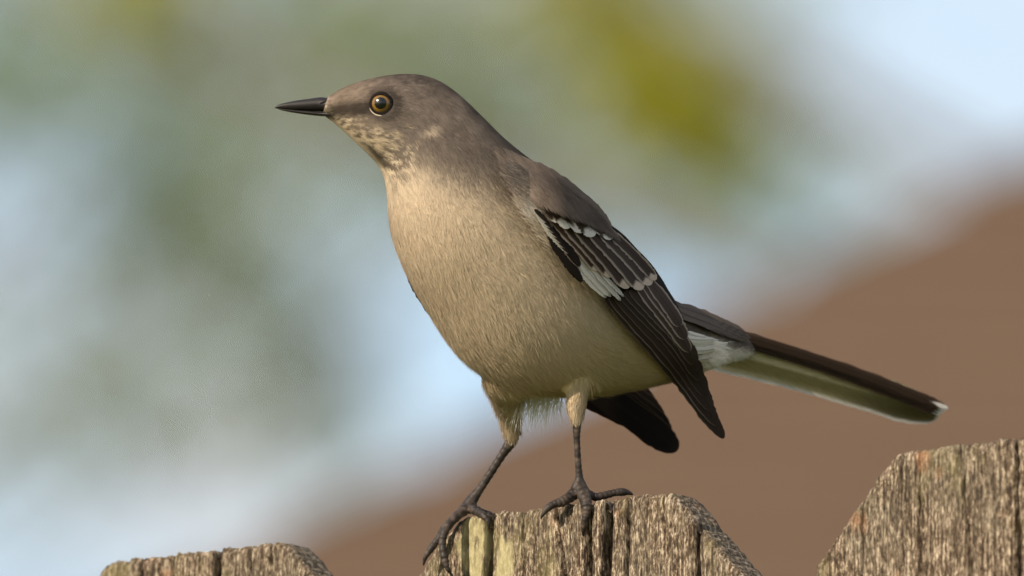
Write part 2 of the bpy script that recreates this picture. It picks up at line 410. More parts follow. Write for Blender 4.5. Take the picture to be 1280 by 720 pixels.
cr_mid = [(sx(609), 0.0011, 0.0075, 0.10, -0.02), (sx(692), 0.0006, 0.005, 0.05, 0.16), (sx(757), 0.0016, 0.0075, 0.10, -0.04), (sx(735), 0.0008, 0.004, 0.10, -0.01),
          (sx(784), 0.0006, 0.004, 0.09, -0.06), (sx(727), 0.0007, 0.004, 0.05, 0.05), (sx(868), 0.0009, 0.004, 0.09, 0), (sx(650), 0.0004, 0.002, 0.06, 0.05), (sx(582), 0.0004, 0.003, 0.06, 0)]
pm = picket_mesh(101, cr_mid, lichen=[(sx(590), -0.010, 0.0062, 0.018), (sx(628), -0.018, 0.0035, 0.010)], left_ext=0.0045, right_ext=0.002)
cr_r = [(-0.029, 0.0004, 0.0012, 0.1, 0.0), (-0.0135, 0.0006, 0.001, 0.06, 0.10), (0.0075, 0.0009, 0.0022, 0.1, 0.02), (0.0155, 0.0004, 0.001, 0.1, 0.0), (0.0245, 0.0005, 0.0012, 0.08, 0), (-0.051, 0.0004, 0.001, 0.05, 0), (-0.036, 0.0003, 0.001, 0.04, 0.03)]
pr = picket_mesh(202, cr_r)
cr_l = [(-0.018, 0.0008, 0.005, 0.1, 0), (-0.005, 0.0006, 0.004, 0.1, 0.03), (0.0125, 0.0012, 0.006, 0.1, 0.0), (0.026, 0.0006, 0.004, 0.1, 0), (0.034, 0.0006, 0.003, 0.1, 0), (0.003, 0.0004, 0.003, 0.1, 0)]
pl = picket_mesh(303, cr_l, left_ext=-0.006)
pg = picket_mesh(404, cr_r[:4], ncol=150, dense=False)
def picket(me, s, dz=0.0, rot=0.0):
    return link('picket', me, M['wood'], fence, (s, 0, FENCE_TOP + dz))
picket(pm, 0.0); picket(pr, 0.158 + 0.0075, 0.0036); picket(pl, -0.158 + 0.0075, -0.0002)
for k in list(range(-9, -1)) + list(range(2, 9)):
    picket(pg, 0.158 * k + 0.004 * math.sin(k * 2.3), 0.003 * math.sin(k * 1.9))
for z in (0.35, 1.05, 1.52):
    v, f = box_arrays(-1.55, 1.5, THK + 0.0005, THK + 0.04, z - 0.045, z + 0.045)
    link('rail', mesh_from('rail', v, f, False), M['rail_wood'], fence)
for s in (-1.3, 1.1):
    v, f = box_arrays(s - 0.045, s + 0.045, THK + 0.0405, THK + 0.13, -0.05, 1.70)
    link('post', mesh_from('post', v, f, False), M['rail_wood'], fence)

# ------------------------------------------------------------------ the bird
BASE = W(665, 640, 0.012)
bird = tag(empty('mockingbird', BASE), 'grey-brown songbird with buff breast and long tail perched on the middle fence picket', 'bird')

# rings from bill to tail: dorsal pixel, ventral pixel, depth of the axis, half width (mm)
RINGS = [
 (410, 121, 403, 143, -.018, 3.6), (424, 111, 417, 152, -.018, 5.0), (447, 102, 438, 171, -.018, 8.0), (480, 94, 457, 190, -.018, 10.6),
 (516, 90.7, 471, 203, -.0175, 11.6), (545, 97, 480, 217, -.017, 12.2), (571, 115, 483.5, 237, -.0165, 13.2), (597, 140, 485, 260, -.016, 15.6),
 (622, 166, 488, 286, -.0145, 19.0), (652, 193, 497, 318, -.011, 22.5), (690, 219, 511, 350, -.006, 24.8), (722, 247, 533, 384, -.001, 26),
 (750, 280, 561, 434, .004, 26), (776, 312, 600, 474, .010, 25), (800, 342, 655, 487, .017, 23), (820, 364, 718, 488, .024, 20),
 (845, 377, 785, 480, .032, 16.5), (872, 389, 838, 474, .040, 12.5), (900, 404, 872, 456, .047, 9), (926, 420, 905, 446, .056, 5.5), (948, 428, 936, 445, .067, 2.2)]
RINGS = np.array(RINGS, float)
def catmull(A, u):
    n = len(A); i = np.clip(np.floor(u).astype(int), 0, n - 2); f = (u - i)[:, None]
    g = lambda k: A[np.clip(k, 0, n - 1)]
    p0, p1, p2, p3 = g(i - 1), g(i), g(i + 1), g(i + 2)
    return 0.5 * ((2 * p1) + (-p0 + p2) * f + (2 * p0 - 5 * p1 + 4 * p2 - p3) * f ** 2 + (-p0 + 3 * p1 - 3 * p2 + p3) * f ** 3)
def loft(rings, nu, nv, cap=True, smooth=0):
    u = np.linspace(0, len(rings) - 1, nu); P = catmull(rings, u)
    for _ in range(smooth):
        Q = P.copy(); Q[1:-1] = (P[:-2] + 2 * P[1:-1] + P[2:]) / 4; P = Q
    D = W(P[:, 0], P[:, 1], P[:, 4]); Vv = W(P[:, 2], P[:, 3], P[:, 4])
    cen = (D + Vv) / 2; a = (D - Vv) / 2
    tan = np.gradient(cen, axis=0)
    for _ in range(smooth): tan[1:-1] = (tan[:-2] + 2 * tan[1:-1] + tan[2:]) / 4
    tan /= np.linalg.norm(tan, axis=1)[:, None]
    b = np.cross(tan, a); b /= np.linalg.norm(b, axis=1)[:, None]; b *= P[:, 5:6] * 1e-3
    th = np.arange(nv) * 2 * math.pi / nv
    V = cen[:, None] + np.cos(th)[None, :, None] * a[:, None] + np.sin(th)[None, :, None] * b[:, None]
    F = []
    for i in range(nu - 1):
        for k in range(nv):
            k2 = (k + 1) % nv
            F.append((i * nv + k, i * nv + k2, (i + 1) * nv + k2, (i + 1) * nv + k))
    F.append(tuple(range(nv))[::-1]); F.append(tuple((nu - 1) * nv + k for k in range(nv)))
    return V.reshape(-1, 3), F, u, cen, tan
NU, NV = 100, 72
bodyV, bodyF, bodyU, bodyC, bodyT = loft(RINGS, NU, NV, smooth=22)

def chain(pts, seg=14, sub=6, scutes=0.0):
    """tube through (px, py, depth, radius in px)"""
    A = np.array(pts, float); u = np.linspace(0, len(A) - 1, (len(A) - 1) * sub + 1); P = catmull(A, u)
    rad = np.maximum(P[:, 3], 0.5) * PXM
    if scutes: rad = rad * (1 + scutes * ((np.arange(len(u)) % 4) / 3.0 - 0.4))
    return tube(W(P[:, 0], P[:, 1], P[:, 2]), rad, seg)
dR, dL = 0.0285, 0.0030
thighs = [chain([(642, 430, 0.004, 38), (633, 462, 0.009, 34), (632, 490, 0.017, 21), (637, 516, 0.0235, 14.5), (640, 546, 0.0275, 8.5)]),
          chain([(729, 428, .008, 30), (726, 460, .0035, 23), (722, 486, 0.0018, 16), (720.5, 506, 0.0024, 12.5), (721, 526, 0.0028, 7)])]
legs = [
 # right leg (further along the picket) and its toes gripping the cut corner
 chain([(642, 540, 0.0275, 6.5), (640, 550, 0.0276, 7.5), (628, 568, 0.0279, 5.6), (612, 593, 0.0283, 5.2), (598, 614, 0.0286, 5.6), (588, 628, 0.0286, 8), (584, 636, 0.028, 8.5)], sub=14, scutes=0.18),
 chain([(584, 634, 0.028, 7.5), (572, 645, 0.026, 5.2), (556, 661, 0.0245, 5.6), (549, 672, 0.024, 4.2), (540, 684, 0.0235, 4.6), (532, 696, 0.0235, 3.2), (529, 708, 0.0245, 1.0)], sub=9, scutes=0.30),
 chain([(582, 636, 0.027, 7.0), (568, 648, 0.021, 5.2), (556, 664, 0.0170, 5.4), (553, 680, 0.0155, 4.6), (556, 698, 0.0145, 5.0), (559, 710, 0.014, 3.2), (567, 722, 0.015, 1.0)], sub=9, scutes=0.30),
 chain([(586, 634, 0.028, 7.0), (597, 640, 0.022, 4.8), (604, 644, 0.0185, 4.6), (610, 652, 0.0170, 3.0), (611, 662, 0.0172, 1.0)], sub=9, scutes=0.30),
 chain([(588, 634, 0.029, 7.0), (600, 640, 0.031, 5), (611, 643, 0.031, 4.2), (622, 645, 0.031, 1.4)], sub=9, scutes=0.30),
 # left leg and its toes over the front edge
 chain([(721, 520, 0.0028, 5.4), (721, 528, 0.0029, 6), (721, 548, 0.003, 4.3), (722.5, 575, 0.0032, 4.2), (724, 596, 0.0034, 5.0), (724, 606, 0.0034, 9), (724, 614, 0.0030, 9)], sub=14, scutes=0.18),
 chain([(722, 612, 0.003, 8), (712, 621, 0.0002, 6.2), (703, 627, -.0016, 6.4), (693, 630, -.0025, 4.8), (685, 635, -.003, 4.4), (679, 642, -.0032, 2.8), (676, 649, -.003, 1.0)], sub=9, scutes=0.30),
 chain([(726, 611, 0.002, 8), (731, 622, -.0040, 7.2), (733, 632, -.0062, 6.8), (733, 642, -.0068, 5.2), (731, 651, -.0068, 4.6), (729, 662, -.0062, 3.0), (729, 672, -.0052, 1.0)], sub=9, scutes=0.30),
 chain([(728, 613, 0.004, 7), (742, 621, 0.0030, 5.2), (756, 619, 0.0036, 5.0), (768, 616, 0.0042, 4.4), (778, 615, 0.0046, 5.0), (786, 616, 0.005, 3), (792, 619, 0.0052, 1.0)], sub=9, scutes=0.30),
 chain([(723, 613, 0.0045, 7), (715, 622, 0.0085, 5), (706, 627, 0.0125, 4.4), (700, 632, 0.015, 2.5), (697, 637, 0.016, 1)], sub=9, scutes=0.30),
]
thV, thF = join(thighs); lgV, lgF = join(legs)
allV, allF = join([(bodyV, bodyF), (thV, thF), (lgV, lgF)])
def remesh(V, F, voxel, smooth_it):
    me = mesh_from('tmp', V - BASE, F); o = bpy.data.objects.new('tmp', me); C.objects.link(o)
    md = o.modifiers.new('r', 'REMESH'); md.mode = 'VOXEL'; md.voxel_size = voxel; md.use_smooth_shade = True
    m2 = o.modifiers.new('s', 'SMOOTH'); m2.iterations = smooth_it; m2.factor = 0.5
    dg = bpy.context.evaluated_depsgraph_get()
    res = bpy.data.meshes.new_from_object(o.evaluated_get(dg)); bpy.data.objects.remove(o); bpy.data.meshes.remove(me)
    return res
body_me = remesh(allV, allF, 0.00038, 1); body_me.name = 'body'
bvB = BVHTree.FromPolygons(bodyV.tolist(), bodyF); bvT = BVHTree.FromPolygons(thV.tolist(), thF); bvL = BVHTree.FromPolygons(lgV.tolist(), lgF)

EYE = (477.0, 130.0)
def px_of(P):
    rel = P - CAMP; dep = rel @ FWD
    return 640 + (rel @ RT) / dep * DIST / PXM, 360 - (rel @ UP) / dep * DIST / PXM, dep - DIST
def locate(P):
    """for world points: region (0 body, 1 thigh, 2 leg), ring position, dorsal measure g"""
    n = len(P); reg = np.zeros(n, int); u = np.zeros(n); g = np.zeros(n)
    for i, p in enumerate(P):
        p = Vector(p)
        a = bvB.find_nearest(p); d0 = a[3]
        d1 = bvT.find_nearest(p)[3] if d0 > 0.0006 else 1; d2 = 1
        if d0 > 0.0006: d2 = bvL.find_nearest(p)[3]
        f = a[2]
        if f < (NU - 1) * NV:
            ri = f // NV; k = f % NV; g[i] = math.cos((k + 0.5) * 2 * math.pi / NV); u[i] = bodyU[ri]
        else:
            u[i] = 0 if f == (NU - 1) * NV else len(RINGS) - 1; g[i] = 0
        reg[i] = 0 if d0 <= 0.0006 else (1 if d1 < d2 else 2)
    return reg, u, g
UPPER = np.array([.140, .113, .095]); BUFF = np.array([.60, .485, .355]); WHITE = np.array([.74, .68, .60]); DARK = np.array([.030, .023, .019])
def plumage_color(P, reg, u, g):
    x, y, d = px_of(P)
    n1 = fbm(x / 9.0, y / 9.0, 61) - 0.5; n2 = fbm(x / 40., y / 40., 62) - 0.5; n3 = fbm((x - y * .5) / 5.5, (y + x * .5) / 2.6, 63) - 0.5
    gb = np.interp(u, [0, 1, 2, 3, 4, 5, 6, 7, 8, 9, 12, 15, 17, 19, 21], [-.35, -.48, -.50, -.48, -.52, -.50, -.36, -.05, .35, .50, .55, .45, .35, .0, -.4])
    wd = np.interp(u, [0, 5, 7, 9, 10], [.30, .34, .48, .42, .25])
    f = sstep(gb - wd, gb + wd, g + (0.35 + 0.4 * sstep(6, 4.5, u)) * n1 + 0.75 * n3 * sstep(6.5, 5, u) + 0.2 * n3)[:, None]
    up = UPPER * (1 + 0.5 * n2[:, None])
    warm = sstep(3.6, 1.0, u)[:, None]
    up = up * (1 - warm) + np.array([.18, .138, .105]) * warm
    lowc = BUFF * (1 + 0.09 * n2[:, None])
    bel = (sstep(11.5, 14.5, u) * sstep(17, 15.5, u))[:, None]; lowc = lowc * (1 - bel) + np.array([.50, .385, .215]) * bel
    thr = sstep(6.5, 4.0, u)[:, None]; lowc = lowc * (1 - thr) + np.array([.60, .49, .35]) * thr
    # cheek mottling
    ch = (sstep(7.0, 5.0, u) * sstep(0.1, -0.3, g) * sstep(-0.99, -0.8, g) * sstep(-0.08, 0.06, n3 + 0.4 * n1))[:, None]
    lowc = lowc * (1 - 0.85 * ch) + np.array([.07, .05, .036]) * 0.85 * ch
    ut = (sstep(16.2, 17.2, u) * sstep(20.6, 19.8, u))[:, None] * sstep(0.55, 0.1, g)[:, None]
    f = f * (1 - ut)
    lowc = lowc * (1 - ut) + WHITE * ut
    up = up * (1 + (1.1 * n3 + 0.5 * n1) * sstep(9, 6, u))[:, None]
    c = lowc * (1 - f) + up * f
    # dark lores from the gape to the eye, malar streak, pale ear spot
    lo = 1.25 * np.exp(-((y - (138 - (x - 430) * 0.12)) / 8.0) ** 2) * sstep(396, 404, x) * sstep(478, 466, x)
    ma = np.exp(-(((x - 466) * 0.75 - (y - 190) * 0.66) / 4.5) ** 2) * sstep(168, 185, y) * sstep(212, 204, y) * (u < 7) * 0.8
    ye = np.exp(-(np.hypot((x - EYE[0]), (y - EYE[1])) / 21.0) ** 6) * 0.85
    k = np.clip(np.maximum(np.maximum(lo, ma), ye), 0, 0.78)[:, None] * (u < 7)[:, None]
    c = c * (1 - k) + DARK * 0.4 * k
    ear = (np.exp(-(((x - 535) / 9.0) ** 2 + ((y - 161 + (x - 535) * .4) / 4.5) ** 2)) * (u < 9))[:, None]
    c = c * (1 - 0.5 * ear) + BUFF * 1.1 * 0.5 * ear
    bw = (np.exp(-(((x - 664) / 10.0) ** 2 + ((y - 257) / 6.0) ** 2)))[:, None] * (u > 8)[:, None]
    c = c * (1 - 0.75 * bw) + WHITE * 0.75 * bw
    tg = (reg == 1)[:, None]
    low_t = sstep(468, 506, y)[:, None]; c = np.where(tg, (c * (1 - low_t) + np.array([.60, .48, .34]) * low_t) * (1 + 0.3 * n1[:, None]), c)
    ls = np.array([.024, .018, .015]) * (1 + 1.2 * n3[:, None]) + np.array([.05, .035, .025]) * np.clip(n1[:, None] * 3, 0, 1)
    c = np.where((reg == 2)[:, None], ls, c)
    return np.clip(c, 0.004, 0.9)
nvb = len(body_me.vertices); co = np.zeros(nvb * 3); body_me.vertices.foreach_get('co', co); bco = co.reshape(-1, 3) + BASE
nr_ = np.zeros(nvb * 3); body_me.vertices.foreach_get('normal', nr_); bno = nr_.reshape(-1, 3)
reg, uu, gg = locate(bco)
def relax(it):
    global bco, bno
    ne = len(body_me.edges); ed = np.zeros(ne * 2, int); body_me.edges.foreach_get('vertices', ed); ed = ed.reshape(-1, 2)
    x, y, d = px_of(bco); msk = (sstep(405, 435, y) * sstep(512, 490, y) * sstep(570, 600, x) * sstep(790, 760, x) * (reg != 2))[:, None]
    cnt = np.bincount(ed.ravel(), minlength=nvb)[:, None]
    for _ in range(it):
        acc = np.stack([np.bincount(ed[:, 0], bco[ed[:, 1], k], nvb) + np.bincount(ed[:, 1], bco[ed[:, 0], k], nvb) for k in range(3)], 1) / cnt
        bco = bco + 0.7 * msk * (acc - bco)
    body_me.vertices.foreach_set('co', (bco - BASE).ravel()); body_me.update()
    q = np.zeros(nvb * 3); body_me.vertices.foreach_get('normal', q); bno = q.reshape(-1, 3)
relax(90)
bcol = plumage_color(bco, reg, uu, gg); set_col(body_me, bcol)
body_me.materials.clear(); body_me.materials.append(M['plumage']); body_me.materials.append(M['leg_scale'])
npol = len(body_me.polygons); ls_ = np.zeros(npol, int); body_me.polygons.foreach_get('loop_start', ls_)
lv = np.zeros(len(body_me.loops), int); body_me.loops.foreach_get('vertex_index', lv)
body_me.polygons.foreach_set('material_index', (reg[lv[ls_]] == 2).astype(np.int32)); body_me.polygons.foreach_set('use_smooth', [True] * npol)
body = link('body', body_me, None, bird)

def barbs(name, parent, P, Nn, T, B, ln, wd, lift, col):
    n = len(P)
    vs = []; cs = []; ns = []
    for k, s in enumerate((0.0, 0.4, 0.75)):
        c = P + T * (ln * s)[:, None] + Nn * ((lift * s - 0.02) * ln * (1 - 0.35 * s))[:, None] + Nn * 0.00006
        hw = wd * (0.8, 1.0, 0.7)[k]
        vs += [c - B * hw[:, None] * 0.5, c + B * hw[:, None] * 0.5]
    vs.append(P + T * ln[:, None] + Nn * (lift * ln * 0.6)[:, None])
    V = np.stack(vs, 1).reshape(-1, 3) - BASE
    b = np.arange(n)[:, None] * 7
    me = bpy.data.meshes.new(name)
    quads = np.concatenate([b + [2, 3, 1, 0], b + [4, 5, 3, 2]]); tris = b + [6, 5, 4]
    nq, nt3 = len(quads), len(tris)
    me.vertices.add(len(V)); me.vertices.foreach_set('co', V.ravel())
    lp = np.concatenate([quads.ravel(), tris.ravel()]); me.loops.add(len(lp)); me.loops.foreach_set('vertex_index', lp.astype(np.int32))
    me.polygons.add(nq + nt3)
    st = np.concatenate([np.arange(nq) * 4, nq * 4 + np.arange(nt3) * 3]); me.polygons.foreach_set('loop_start', st.astype(np.int32))
    me.update(); me.validate()
    me.polygons.foreach_set('use_smooth', [True] * len(me.polygons))
    set_col(me, np.repeat(col, 7, 0))
    side = np.array([-1, 1, -1, 1, -1, 1, 0.0]) * 0.35
    nrm = Nn[:, None, :] + B[:, None, :] * side[None, :, None] + rng.normal(size=(n, 1, 3)) * 0.07
    nrm /= np.linalg.norm(nrm, axis=2)[..., None]
    me.normals_split_custom_set_from_vertices(nrm.reshape(-1, 3).tolist())
    o = link(name, me, M['barb'], parent); o['kind'] = 'stuff'
# fine body feathers: slender barbs lying along the plumage
def build_plumage(N):
    body_me.calc_loop_triangles(); nt_ = len(body_me.loop_triangles)
    tri = np.zeros(nt_ * 3, int); body_me.loop_triangles.foreach_get('vertices', tri); tri = tri.reshape(-1, 3)
    A = bco[tri]; ar = np.linalg.norm(np.cross(A[:, 1] - A[:, 0], A[:, 2] - A[:, 0]), axis=1)
    ok = (reg[tri] != 2).all(1); 
    uv = uu[tri[:, 0]]
    ar = ar * ok * np.interp(uv, [0, 4, 7, 10], [3.5, 3.0, 1.6, 1.0])
    ar = ar * (1 + 0.0 * uv)
    pick = rng.choice(nt_, N, p=ar / ar.sum())
    r1 = np.sqrt(rng.random(N)); r2 = rng.random(N)
    w = np.stack([1 - r1, r1 * (1 - r2), r1 * r2], 1)[..., None]
    P = (A[pick] * w).sum(1); Nn = (bno[tri[pick]] * w).sum(1); Nn /= np.linalg.norm(Nn, axis=1)[:, None]
    col = (bcol[tri[pick]] * w).sum(1); U = uu[tri[pick, 0]]; R = reg[tri[pick, 0]]; Gd = gg[tri[pick, 0]]
    x, y, d = px_of(P)
    keep = ~(((np.hypot(x - EYE[0] + 2, (y - EYE[1])) < 17)) & (U < 6)) & ~((U < 0.08)) & ~(U > 19.2)
    P, Nn, col, U, R, Gd, x, y = [q[keep] for q in (P, Nn, col, U, R, Gd, x, y)]; n = len(P)
    T = np.stack([np.interp(U, bodyU, bodyT[:, k]) for k in range(3)], 1)
    # flow: along the spine, combed downward on the breast, straight down on the thighs
    T = T + np.array([0, 0, -1.0]) * (0.35 * sstep(7, 10, U) * sstep(0.4, -0.4, Gd))[:, None]
    leg_ = np.maximum(R == 1, (sstep(448, 474, y) * np.maximum(np.exp(-((x - 722) / 20.) ** 2), np.exp(-((x - 632) / 26.) ** 2))) * (U > 9))[:, None] * sstep(430, 470, y)[:, None]
    T = T * (1 - leg_) + np.array([0.03, 0, -1.0]) * leg_
    sw = (fbm(x / 30., y / 30., 81) - 0.5)[:, None] * 0.55 + rng.normal(size=(n, 1)) * 0.16
    T = T - Nn * (T * Nn).sum(1)[:, None]; T /= np.linalg.norm(T, axis=1)[:, None] + 1e-9
    B = np.cross(Nn, T); T = T + B * sw; T /= np.linalg.norm(T, axis=1)[:, None]; B = np.cross(Nn, T)
    ln = np.interp(U, [0, 2, 5, 8, 11, 16, 19], [1.0, 1.6, 3.0, 5.4, 7.0, 7.0, 4.5]) * 1e-3 * rng.uniform(0.6, 1.25, n)
    ln = np.where(R == 1, np.interp(y, [450, 500], [4.5e-3, 2.4e-3]) * rng.uniform(0.6, 1.2, n), ln)
    ln = np.where((R == 0) & (x > 704) & (x < 738) & (y > 455), ln * 0.6, ln)
    wd = np.interp(U, [0, 4, 9], [0.14, 0.16, 0.19]) * 1e-3 * rng.uniform(0.6, 1.3, n)
    lift = rng.uniform(0.01, 0.055, n) * np.interp(U, [0, 6, 10], [0.6, 0.8, 1.0])
    lift = lift + leg_[:, 0] * rng.uniform(0.05, 0.17, n)
    lift = lift * (1 + 2.2 * sstep(-0.55, -0.95, Gd) * sstep(8, 11, U)) + 0.16 * (rng.random(n) < 0.004)
    col = col * rng.normal(1.0, 0.085, (n, 1)); col = np.clip(col, 0.004, 0.85)
    barbs('plumage', bird, P, Nn, T, B, ln, wd, lift, col)
build_plumage(210000)

# loose white fluff below the belly
def build_tuft(N, x0, x1, y0, dep, ln, direction, col, name='belly_tuft', spread=6.0, jit=0.004):
    px = rng.uniform(x0, x1, N); py = y0 + rng.uniform(-spread, spread * 0.7, N)
    P = W(px, py, dep + rng.uniform(-jit, jit, N)); dr = np.array(direction) + rng.normal(size=(N, 3)) * 0.25
    dr /= np.linalg.norm(dr, axis=1)[:, None]; l = ln * rng.uniform(0.5, 1.1, N)
    B = np.cross(dr, FWD); B /= np.linalg.norm(B, axis=1)[:, None]
    Vv = []; 
    for s, w in ((0, .00016), (0.5, .00014)):
        c = P + dr * (l * s)[:, None]; Vv += [c - B * w / 2, c + B * w / 2]
    Vv.append(P + dr * l[:, None] + np.array([0.0006, 0, -0.0004]))
    V = np.stack(Vv, 1).reshape(-1, 3) - BASE; b = np.arange(N)[:, None] * 5
    F = (b + [0, 1, 3, 2]).tolist() + (b + [2, 3, 4]).tolist()
    o = link(name, mesh_from(name, V, F, True, np.repeat(np.array(col) * rng.uniform(0.8, 1.1, (N, 1)), 5, 0)), M['plumage'], bird); o['kind'] = 'stuff'
build_tuft(420, 650, 704, 482, 0.022, 0.0145, (-0.32, 0.1, -0.8), (.82, .78, .74))

# bill
def mandible(name, rings, parent):
    v, f, *_ = loft(np.array(rings, float), 40, 24)
    return link(name, mesh_from(name, v - BASE, f), M['bill'], parent)
dh = -.018
bill = mandible('bill', [(343.3, 134.2, 343.5, 135.2, dh, .12), (350, 130.2, 350, 135.9, dh, .6), (366, 126.3, 365, 137.4, dh, 1.2), (386, 123.4, 385, 138.4, dh, 1.9), (404, 121.5, 402, 139, dh, 2.6), (420, 126, 418, 140.5, dh, 4.6), (434, 136, 432, 141.5, dh, 6.5)], bird)
low = mandible('lower_mandible', [(346.5, 135.0, 346.5, 136.0, dh, .12), (356, 136.0, 355, 138.6, dh, .6), (374, 137.4, 373, 142.0, dh, 1.3), (392, 138.6, 390, 144.2, dh, 2.0), (406, 139.2, 403, 145.4, dh, 2.7), (422, 140, 419, 145, dh, 4.6), (434, 139, 433, 142.5, dh, 6.3)], bill)
def body_front(px, py):
    o = Vector(CAMP); t = Vector(W(px, py, 0.0)); r = (t - o).normalized()
    h = bvB.ray_cast(o, r)
    return None if h[0] is None else float((np.array(h[0]) - CAMP) @ FWD - DIST)
# nostrils
for s in (-1, 1):
    dn = dh + s * 0.0024
    v, f = tube(W([400, 405, 410], [129, 127.8, 127.5], [dn - .0001, dn - .0001, dn]), [0.00015, 0.0004, 0.0003], 10)
    link('nostril', mesh_from('nostril', v - BASE, f), M['lid_dark'], bill)
# eyes
def uvsphere(r, nu=24, nv=36):
    v = []; f = []
    for i in range(nu + 1):
        a = math.pi * i / nu
        for k in range(nv):
            b = 2 * math.pi * k / nv; v.append((r * math.sin(a) * math.cos(b), r * math.sin(a) * math.sin(b), r * math.cos(a)))
    for i in range(nu):
        for k in range(nv):
            f.append((i * nv + k, (i + 1) * nv + k, (i + 1) * nv + (k + 1) % nv, i * nv + (k + 1) % nv))
    return np.array(v), f
def ring_mesh(R, r, a0=0, a1=2 * math.pi, n=48, z=0.0):
    A = np.linspace(a0, a1, n); closed = abs(a1 - a0 - 2 * math.pi) < 1e-6
    pth = np.stack([R * np.cos(A), R * np.sin(A), np.full(n, z)], 1)
    rad = np.full(n, r) if closed else r * np.sqrt(np.clip(np.sin((A - a0) / (a1 - a0) * math.pi), 0.02, 1))
    return tube(pth, rad, 10)
ev, ef = uvsphere(0.0036)
for s in (-1, 1):
    fd = body_front(*EYE); dd = fd if s < 0 else 2 * dh - fd
    pos = W(EYE[0], EYE[1], dd - s * 0.0018)
    nrm = Vector((-0.10, s * 1.0, 0.02 if s > 0 else -0.10)).normalized()
    xa = Vector((0, 0, 1)).cross(nrm).normalized(); ya = nrm.cross(xa)
    mt = Matrix((xa, ya, nrm)).transposed().to_4x4(); mt.translation = Vector(pos - BASE)
    eye = link('eye', mesh_from('eye', ev, ef), M['eye'], bird); eye.matrix_local = mt
    v, f = ring_mesh(0.00315, 0.00062, z=0.00165); link('eyelid', mesh_from('eyelid', v, f), M['lid_dark'], eye)
    v, f = ring_mesh(0.00305, 0.00085, math.radians(15), math.radians(150), 30, z=0.0019); link('upper_lid_shade', mesh_from('upper_lid_shade', v, f), M['lid_dark'], eye)  # upper lid arc, made thick and dark to put brow shadow over the iris
    v, f = ring_mesh(0.0038, 0.00027, math.radians(200), math.radians(330), 30, z=0.0018); link('eye_ring', mesh_from('eye_ring', v, f), M['lid_pale'], eye)
    

# ---- flight feathers: real sheets that follow the flank
def make_sheet(pl, x0, x1, y0, y1, drape):
    xs = np.arange(x0, x1 + 1, 5.0); ys = np.arange(y0, y1 + 1, 5.0)
    G = np.zeros((len(xs), len(ys)))
    for i, x in enumerate(xs):
        for j, y in enumerate(ys):
            d = pl(x, y)
            if drape:
                h = body_front(x, y)
                if h is not None: d = min(d, h - 0.0022)
            G[i, j] = d
    for _ in range(8):
        P = np.pad(G, 1, mode='edge'); G = (P[:-2, 1:-1] + P[2:, 1:-1] + P[1:-1, :-2] + P[1:-1, 2:] + 2 * G) / 6
    def f(x, y):
        fx = np.clip((x - x0) / 5.0, 0, len(xs) - 1.001); fy = np.clip((y - y0) / 5.0, 0, len(ys) - 1.001)
        i = fx.astype(int); j = fy.astype(int); a = fx - i; b = fy - j
        return G[i, j] * (1 - a) * (1 - b) + G[i + 1, j] * a * (1 - b) + G[i, j + 1] * (1 - a) * b + G[i + 1, j + 1] * a * b
    return f
BRN = np.array([.054, .034, .022]); PALE = np.array([.34, .27, .21]); GREY = np.array([.145, .112, .090]); BLACK = np.array([.018, .013, .011])
